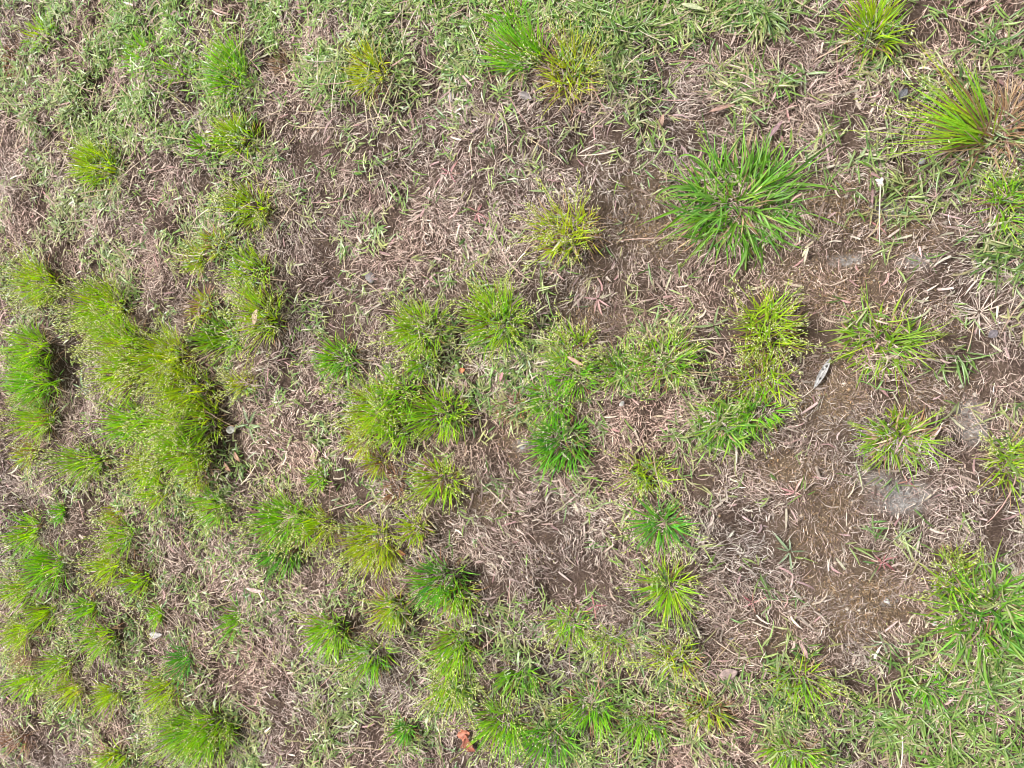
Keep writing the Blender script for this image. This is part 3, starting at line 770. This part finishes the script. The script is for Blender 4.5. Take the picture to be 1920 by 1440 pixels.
    if style == 'tall':
        foot, spread, wd, lr = .45, .95 if abs(lx) < .5 else .45, (.0015, .0027), (.6, 1.1)
    elif style == 'open':
        foot, spread, wd, lr = .78, .45, (.0014, .0026), (.35, .95)
    elif style == 'short':
        foot, spread, wd, lr = .85, .7, (.0018, .0032), (.45, 1.0)
    elif style == 'dead':
        foot, spread, wd, lr = .75, .8, (.0008, .0015), (.5, 1.0)
    else:
        foot, spread, wd, lr = .84, .52, (.0015, .0026), (.5, 1.1)
    bx, by = ux * fxr * foot, uy * fyr * foot
    js = {'open': .50, 'tall': .34}.get(style, .20)
    dx = ux * spread + lx + js * rng.standard_normal(nb); dy = uy * spread + ly + js * rng.standard_normal(nb)
    az, el = lean_dir(dx, dy, np.ones(nb))
    L = H * rng.uniform(*lr, nb) * (1.0 - .25 * r)
    if style == 'dead':
        g = pick(RUST if hue < .15 else TAN, nb, .18); g0 = g * .8; tip = g * 1.1
    else:
        g = lerp_pal(hue, nb)
        wither = rng.random(nb) < {'brown': .38, 'open': .14, 'seedy': .08, 'fine': .05, 'tall': .05, 'short': .05}[style]
        if style == 'tall' and lx < -.5: wither |= (ux > .15) & (rng.random(nb) < .36)
        g = np.where(wither[:, None], pick(BROWN + TAN, nb), g)
        g0 = g * .72 + .28 * pick([(.30, .22, .10), (.26, .24, .08), (.34, .20, .10)], nb)
        tip = np.where((rng.random(nb) < .15)[:, None], g * .5 + .5 * np.array([.42, .36, .12]), g * 1.08)
    V, lo, cn, C, _ = ribbons(np.stack([bx, by, zoff(bx, by)], -1), az, el, L, rng.uniform(*wd, nb), rng.uniform(-.8, .1, nb), g0, tip, segs=4, curl=rng.uniform(-.35, .35, nb), roll=rng.uniform(-1, 1, nb), wbase=.75, c_mid=g, power=1.4)
    link('foliage', make_mesh('foliage', V, lo, cn, C, M_STRAW if style == 'dead' else M_GREEN), root, kind='stuff')
    if style in ('seedy', 'open', 'tall', 'fine'):
        ns = {'seedy': .26, 'open': .24, 'tall': .20, 'fine': .085}[style]
        n_st = max(4, int(nb * ns)) if not (style == 'fine' and hue > .72) else 8
        spr = seed_spray(n_st, (fxr * foot, fyr * foot), H, hue, lean, spread * 1.05, {'seedy': 8, 'open': 9, 'tall': 9, 'fine': 6}[style], zoff)
        link('seed_spray', make_mesh('seed_spray', *spr, M_SEED), root, kind='stuff')
    if style != 'short':
        nd = int(np.clip(nb * {'fine': .20, 'seedy': .16, 'open': .4, 'brown': .7, 'dead': .4, 'tall': .35}[style], 30, 260))
        ux, uy, r = disc(nd)
        # withered leaves sit at the rim of the clump
        rr = .72 + .38 * rng.random(nd); a = np.arctan2(uy, ux)
        ux, uy = np.cos(a) * rr, np.sin(a) * rr
        az, el = lean_dir(ux * .9 + .35 * rng.standard_normal(nd), uy * .9 + .35 * rng.standard_normal(nd), rng.uniform(.4, 1.2, nd))
        c = pick(BROWN + RUST if style != 'open' else BROWN + TAN, nd, .2)
        bx, by = ux * fxr * foot, uy * fyr * foot
        V, lo, cn, C, _ = ribbons(np.stack([bx, by, zoff(bx, by)], -1), az, el, H * rng.uniform(.3, .65, nd), rng.uniform(.0009, .0018, nd), rng.uniform(-1.0, 0, nd), c * .8, c * 1.15, segs=3, curl=rng.uniform(-.7, .7, nd), wbase=.8)
        link('dry_sheath', make_mesh('dry_sheath', V, lo, cn, C, M_STRAW), root, kind='stuff')

# ------------------------------------------------------------------ single weeds and sprigs
def sprig(px, py, rpx, nleaf, pal, label, cat='weed', el=(.05, .5), wr=.13, name='weed_sprig', mat=None, group='small broad-leaved sprigs', a0=None, arc=2 * math.pi, lift=.008):
    x, y = map(float, unproject(px, py)); x2, _ = unproject(px + rpx, py)
    R = float(x2) - x
    root = thing(name, x, y, label, cat, group)
    a0 = rng.uniform(0, 6.28) if a0 is None else a0
    for i in range(nleaf):
        a = a0 + arc * (i + rng.uniform(-.6, .6)) / nleaf
        L = R * rng.uniform(.45, 1.15)
        c = pick(pal, 1, .1)
        V, lo, cn, C, _ = ribbons(np.array([[.06 * R * math.cos(a), .06 * R * math.sin(a), lift]]), np.array([a]), np.array([rng.uniform(*el)]), np.array([L]), np.array([L * wr * rng.uniform(.85, 1.2)]), np.array([rng.uniform(-.9, -.2)]),
                                  c * .9, c * rng.uniform(.85, 1.2), segs=6, curl=np.array([rng.uniform(-.4, .4)]), roll=np.array([rng.uniform(-.4, .4)]), crease=.4, wbase=.5)
        link('leaf', make_mesh('leaf', V, lo, cn, C, mat or M_LAWN), root)
    return root

RED = [(.36, .13, .14), (.28, .085, .10), (.42, .20, .18), (.30, .16, .12)]
PINK = [(.42, .24, .22), (.36, .18, .18), (.46, .31, .25)]
GRN = [(.12, .20, .055), (.17, .25, .09), (.23, .29, .13)]
sprig(1652, 1048, 34, 7, RED, 'crimson sprig with narrow leaves on the bare mossy soil, above the huge rosette')
sprig(1412, 1130, 30, 6, RED, 'crimson sprig below the bare mossy soil, beside a pale green leaf')
sprig(1490, 920, 32, 6, PINK, 'dull pink sprig on bare soil under the star-shaped rosette')
sprig(1650, 425, 30, 7, RED + GRN, 'crimson and green sprig below the white dried flower')
sprig(1120, 560, 30, 6, PINK, 'pinkish pale sprig on the dark hollow in the centre of the picture')
sprig(900, 400, 26, 6, RED, 'dark red sprig among pale dead grass above the yellow seeding tuft')
sprig(1045, 510, 26, 5, PINK, 'pink blades lying under the yellow seeding tuft')
sprig(845, 325, 24, 5, RED, 'red-tipped sprig on the upper dead patch')
sprig(1115, 1135, 28, 6, RED, 'red sprig on the grey thatch by the pale arching tuft')
sprig(1700, 900, 24, 5, RED, 'small crimson sprig between the ashen crust and the seedy edge tuft')
sprig(1475, 205, 30, 5, PINK, 'brownish pink sprig in thin lawn above the largest rosette')
sprig(1330, 120, 30, 6, GRN, 'green lawn star on bare soil near the top edge', group='green lawn stars')
sprig(1400, 55, 30, 6, GRN, 'green lawn star beside the olive tuft at the top edge', group='green lawn stars')
sprig(1510, 140, 44, 6, GRN, 'wide-leaved green star between the olive edge tuft and the largest rosette', group='green lawn stars')
sprig(1600, 310, 44, 7, GRN, 'large wide-leaved green star beside the white dried flower', group='green lawn stars')
sprig(1480, 1030, 48, 6, [(.16, .22, .12), (.22, .28, .16)], 'grey-green star with crimson heart on the mossy soil', group='green lawn stars')
sprig(1655, 1205, 34, 5, [(.16, .22, .12), (.2, .26, .13)], 'grey-green star beside the huge rosette', group='green lawn stars')
sprig(1030, 360, 30, 5, GRN, 'green star alone on the pale dead patch above the yellow seeding tuft', group='green lawn stars')
sprig(710, 425, 34, 7, GRN, 'green star on the dead patch left of the pale straw', group='green lawn stars')
sprig(1340, 610, 40, 6, GRN, 'green star with a red leaf beside the upright seedy tuft', group='green lawn stars')
sprig(470, 795, 40, 6, [(.17, .24, .11), (.24, .30, .16)], 'green star on straw beside the large mound', group='green lawn stars')
sprig(150, 730, 34, 6, [(.20, .27, .16), (.14, .2, .1)], 'grey-green star in the dark hollow by the left edge clump', group='green lawn stars')
sprig(1492, 1115, 24, 9, [(.06, .19, .03), (.09, .25, .035)], 'small deep green curly sprout on the brown soil', name='grass_sprout', cat='sprout', wr=.07, el=(.2, .9), group='small grass sprouts')
sprig(1330, 950, 30, 6, [(.14, .22, .06), (.2, .27, .1)], 'green sprout with red midribs beside the deep green tuft', name='grass_sprout', cat='sprout', group='small grass sprouts')
sprig(1560, 1360, 34, 6, [(.12, .22, .05), (.2, .28, .1)], 'leafy green sprout below the mossy green tuft', name='grass_sprout', cat='sprout', group='small grass sprouts')

DRY = [(.52, .44, .36), (.44, .36, .29), (.58, .51, .43)]
def straw_star(px, py, rpx, nst, label):
    sprig(px, py, rpx, nst, DRY, label, cat='dry grass', el=(.0, .45), wr=.035, name='dry_grass_star', mat=M_STRAW, group='dried grass stars')
straw_star(550, 345, 38, 9, 'pale star of dried stems at the edge of the upper dead patch')
straw_star(1835, 585, 62, 20, 'large pale star of dried stems near the right edge')
straw_star(898, 688, 46, 22, 'whitish star of dried stems beside the orange chip')
straw_star(1335, 785, 30, 10, 'small star of dried stems by the dark green rosette')
straw_star(1640, 700, 40, 9, 'sparse dry stems under the wide yellow-green rosette')
straw_star(1390, 165, 36, 9, 'bundle of dry roots in thin lawn above the largest rosette')

# ------------------------------------------------------------------ fallen leaves, chips and stones
def leaf_shell(L, W, pal, lobes=0.0, curl=.15, bow=.1, holes=None, nu=16, nv=7, point=1.0, thick=.0004, rib=1.25):
    u = np.linspace(0, 1, nu); v = np.linspace(-1, 1, nv)
    U, Vv = np.meshgrid(u, v, indexing='ij')
    w = np.sin(math.pi * u ** point) ** .8 * (1 + lobes * np.sin(u * 17))
    w = np.clip(w, .03, None)
    X = (U - .5) * L; Y = Vv * (W / 2) * w[:, None]
    Z = curl * W * (Vv ** 2) * w[:, None] - bow * L * (2 * U - 1) ** 2 * .4 + .0006 * np.sin(U * 40 + Vv * 9) + .0012 * (np.abs(Vv) < .2)
    top = np.stack([X, Y, Z + bow * L * .4 + .002], -1).reshape(-1, 3)
    bot = top - np.array([0, 0, thick])
    id_ = np.arange(nu * nv).reshape(nu, nv); n0 = nu * nv
    f = []
    for i in range(nu - 1):
        for j in range(nv - 1):
            a, b, c, d = id_[i, j], id_[i + 1, j], id_[i + 1, j + 1], id_[i, j + 1]
            f.append((a, b, c, d)); f.append((a + n0, d + n0, c + n0, b + n0))
    rim = list(id_[:, 0]) + list(id_[-1, 1:]) + list(id_[-2::-1, -1]) + list(id_[0, -2:0:-1])
    for i in range(len(rim)):
        a, b = rim[i], rim[(i + 1) % len(rim)]
        f.append((b, a, a + n0, b + n0))
    f = np.array(f)
    c = np.tile(pick(pal, 1, .05), (nu * nv, 1)) * (1 + .12 * rng.standard_normal((nu * nv, 1)))
    c[(np.abs(Vv) < .2).ravel()] *= rib
    if holes is not None:
        for hu, hv, hr in holes:
            m = (((U - hu) * L) ** 2 + ((Vv - hv) * W / 2) ** 2 < hr ** 2).ravel()
            c[m] = (.05, .045, .04)
    return np.concatenate([top, bot]), f.ravel(), np.full(len(f), 4), np.concatenate([c, c])

def fallen(px, py, ang_deg, Lpx, Wpx, pal, label, name='fallen_leaf', lift=.010, tilt=(0, 0), cat='fallen leaf', stalk=False, **kw):
    x, y = map(float, unproject(px, py)); x2, _ = unproject(px + 1, py)
    s = abs(float(x2) - x)
    L, W = Lpx * s, Wpx * s
    o = link(name, make_mesh(name, *leaf_shell(L, W, pal, **kw), M_LEAF), label=label, category=cat)
    o.location = (x, y, gz1(x, y) + lift)
    o.rotation_euler = (tilt[0], tilt[1], math.radians(ang_deg))
    if stalk:
        c = pick(pal, 1)
        me = make_mesh('leaf_stalk', *ribbons(np.array([[L * .47, 0, .002]]), np.array([0.0]), np.array([.1]), np.array([L * .3]), np.array([.0012]), np.array([-.2]), c * .8, c * .7, segs=4, wbase=1, blunt=.8)[:4], M_LEAF)
        link('leaf_stalk', me, o)
    return o

GREYW = [(.33, .32, .31)]
leaf_grey = fallen(1541, 699, 64, 72, 13, GREYW, 'slender grey-white dried leaf with dark spots on bare soil beside the wide rosette', curl=.22, bow=.05, nu=40, nv=13, lift=.013, holes=[(.72, -.1, .0022), (.60, .35, .0015), (.34, -.25, .0019), (.83, .2, .0012)])
fallen(884, 1388, -62, 36, 24, [(.27, .095, .06)], 'curled orange-brown fallen leaf beside the seed-speckled tuft at the lower edge', lobes=.25, curl=.30, bow=.14, lift=.014, tilt=(.25, .15), rib=1.3)
fallen(872, 1374, 15, 24, 17, [(.36, .13, .075)], 'small dark orange leaf fragment touching the curled orange leaf', lobes=.2, curl=.3, lift=.014, tilt=(-.3, .1))
fallen(1366, 1258, 22, 38, 21, [(.25, .185, .165)], 'dull pinkish brown oval leaf lying flat on the straw, lower right', curl=.08, bow=.03, lift=.012)
fallen(868, 694, 20, 12, 9, [(.50, .18, .07)], 'small bright orange chip on the bare soil under the tall seeding tuft', name='orange_chip', cat='leaf chip', curl=.2, lift=.006)
fallen(848, 183, 75, 20, 12, [(.30, .27, .25)], 'small grey oval leaf under the upper lawn edge', curl=.12, lift=.008)
fallen(992, 188, -25, 30, 13, [(.22, .19, .18)], 'dark grey curled leaf below the bright green leaning tuft', curl=.35, lift=.009)
fallen(1242, 231, 70, 28, 11, [(.34, .22, .16)], 'reddish brown pointed leaf standing among thin lawn', curl=.3, lift=.012, tilt=(0, -.3))
fallen(1452, 246, 50, 46, 9, [(.27, .17, .18)], 'long purple-brown blade just above the largest rosette', curl=.2, lift=.014)
fallen(1355, 205, 12, 52, 9, [(.28, .17, .13)], 'long dark brown blade lying level in the thin lawn', curl=.25, lift=.012)
fallen(1690, 182, 55, 26, 15, [(.10, .10, .11)], 'charcoal grey leaf under the tips of the combed tuft', curl=.25, lift=.010)
fallen(1857, 626, 40, 22, 17, [(.15, .13, .14)], 'dark purplish leaf near the large pale dry star', curl=.15, lift=.010)
fallen(446, 856, -60, 18, 7, [(.55, .33, .22)], 'small salmon-tan leaf on straw beside the foot of the large mound', curl=.3, lift=.010)
fallen(432, 874, -50, 18, 7, [(.46, .27, .18)], 'second salmon-tan leaf, nearer the foot of the large mound', curl=.3, lift=.010)
fallen(512, 595, 62, 30, 10, [(.46, .34, .24)], 'tan leaf lodged in the base of a yellow-green tuft', curl=.2, lift=.035, tilt=(0, -.35))
fallen(1092, 675, -28, 34, 7, [(.40, .25, .18)], 'straight brown dead blade crossing the centre trio of tufts', curl=.2, lift=.035)
fallen(945, 705, 66, 22, 6, [(.50, .27, .27)], 'pink blade standing beside the whitish dry star', curl=.2, lift=.014, tilt=(0, -.4))
fallen(490, 1100, -5, 36, 7, [(.42, .30, .27)], 'pinkish dead blade on the lower left dead ground', curl=.2, lift=.010)
fallen(1508, 1218, -65, 34, 9, [(.40, .27, .25)], 'pinkish curled leaf among straw between bare soil and lower lawn', curl=.35, lift=.012)
fallen(760, 1030, -20, 20, 9, [(.34, .12, .09)], 'dark red leaf beside the yellow-olive tuft', curl=.3, lift=.010)
fallen(1300, 20, -20, 46, 9, [(.33, .36, .20)], 'pale green broad blade in the lawn at the top edge', curl=.2, lift=.020)

# white dried flower on a bent straw
wx, wy = map(float, unproject(1648, 346))
wf = thing('dried_flower', wx, wy, 'white dried flower on a long thin straw stalk near the largest rosette', 'dried flower')
for i in range(6):
    a = i * 1.05 + .5 * math.sin(i * 7)
    c = np.array([[.60, .55, .48]])
    me = make_mesh('petal', *ribbons(np.array([[0, 0, .016]]), np.array([a]), np.array([.2 + .7 * ((i * 5) % 6) / 5]), np.array([.006 + .0045 * ((i * 7) % 3) / 2]), np.array([.0055]), np.array([-1.6]), c, c, segs=4, crease=.3, wbase=.5)[:4], M_LEAF)
    link('petal', me, wf)
c = np.array([[.58, .50, .40]])
me = make_mesh('stalk', *ribbons(np.array([[0, 0, .015]]), np.array([-1.62]), np.array([.02]), np.array([.095]), np.array([.0017]), np.array([-.12]), c, c, segs=8, wbase=1, blunt=.8, curl=np.array([.12]))[:4], M_STRAW)
link('stalk', me, wf)

import bmesh
m_stone, n, l = new_mat('pale_stone')
out = n.new('ShaderNodeOutputMaterial'); p = n.new('ShaderNodeBsdfPrincipled'); p.inputs['Roughness'].default_value = .85
tc = n.new('ShaderNodeTexCoord'); at = n.new('ShaderNodeAttribute'); at.attribute_name = 'tint'
nz = n.new('ShaderNodeTexNoise'); nz.inputs['Scale'].default_value = 300; nz.inputs['Detail'].default_value = 6
l.new(tc.outputs['Object'], nz.inputs['Vector'])
mx = n.new('ShaderNodeMix'); mx.data_type = 'RGBA'; mx.blend_type = 'MULTIPLY'; mx.inputs['Factor'].default_value = .6
l.new(at.outputs['Color'], mx.inputs['A']); l.new(nz.outputs['Color'], mx.inputs['B']); l.new(mx.outputs['Result'], p.inputs['Base Color']); l.new(p.outputs[0], out.inputs['Surface'])
def stone(px, py, rpx, col, label, flat=.55, lift=.3):
    x, y = map(float, unproject(px, py)); x2, _ = unproject(px + rpx, py)
    R = .62 * abs(float(x2) - x)
    bm = bmesh.new(); bmesh.ops.create_icosphere(bm, subdivisions=3, radius=R)
    V = np.array([v.co[:] for v in bm.verts]); Fc = np.array([[v.index for v in f.verts] for f in bm.faces]); bm.free()
    sd = int(px)
    d = 1 + .55 * (lattice_noise(V[:, 0] + sd, V[:, 1] + V[:, 2], R * .9, sd) - .5) + .25 * (lattice_noise(V[:, 0] - V[:, 2] + sd, V[:, 1], R * .4, sd + 5) - .5)
    V = V * d[:, None] * np.array([1.15, .9, flat])
    o = link('stone', make_mesh('stone', V, Fc.ravel(), np.full(len(Fc), 3), np.tile(np.array([col]), (len(V), 1)), m_stone), label=label, category='stone', group='small stones')
    o.location = (x, y, gz1(x, y) + R * flat * lift + .002)
    o.rotation_euler = (0, 0, sd % 7)
stone(1166, 757, 8, (.62, .60, .57), 'small white stone on straw beside the broad loose green tuft')
stone(1730, 302, 10, (.36, .34, .34), 'grey stone under the combed feathery tuft')
stone(1751, 1167, 8, (.60, .59, .57), 'white pebble with a dark side, under the seed stalks of the huge rosette')
stone(1372, 1204, 9, (.16, .16, .17), 'dark grey stone above the dull pinkish brown leaf')
stone(1662, 1126, 9, (.68, .67, .65), 'pale flat stone on the bare mossy soil above the lower lawn', flat=.35)
stone(980, 838, 9, (.42, .42, .42), 'pale grey crumbly stone beside the vivid green tuft')
stone(160, 842, 5, (.6, .58, .55), 'tiny pale stone near the low spreading tuft')
stone(1005, 278, 7, (.20, .19, .19), 'dark pebble on straw of the upper dead patch')
stone(702, 522, 13, (.28, .26, .26), 'flat grey stone sunk in the dead patch beside the forked pair of tufts', flat=.3)
fallen(303, 1184, 5, 24, 10, [(.40, .37, .35)], 'white dry scrap with a dark shadow in the lower left dead ground', name='dry_scrap', cat='dry scrap', curl=.35, lift=.012)
fallen(432, 806, 10, 20, 12, [(.42, .40, .38)], 'greyish white scrap under the brown side of the large mound', name='dry_scrap', cat='dry scrap', curl=.2, lift=.010)
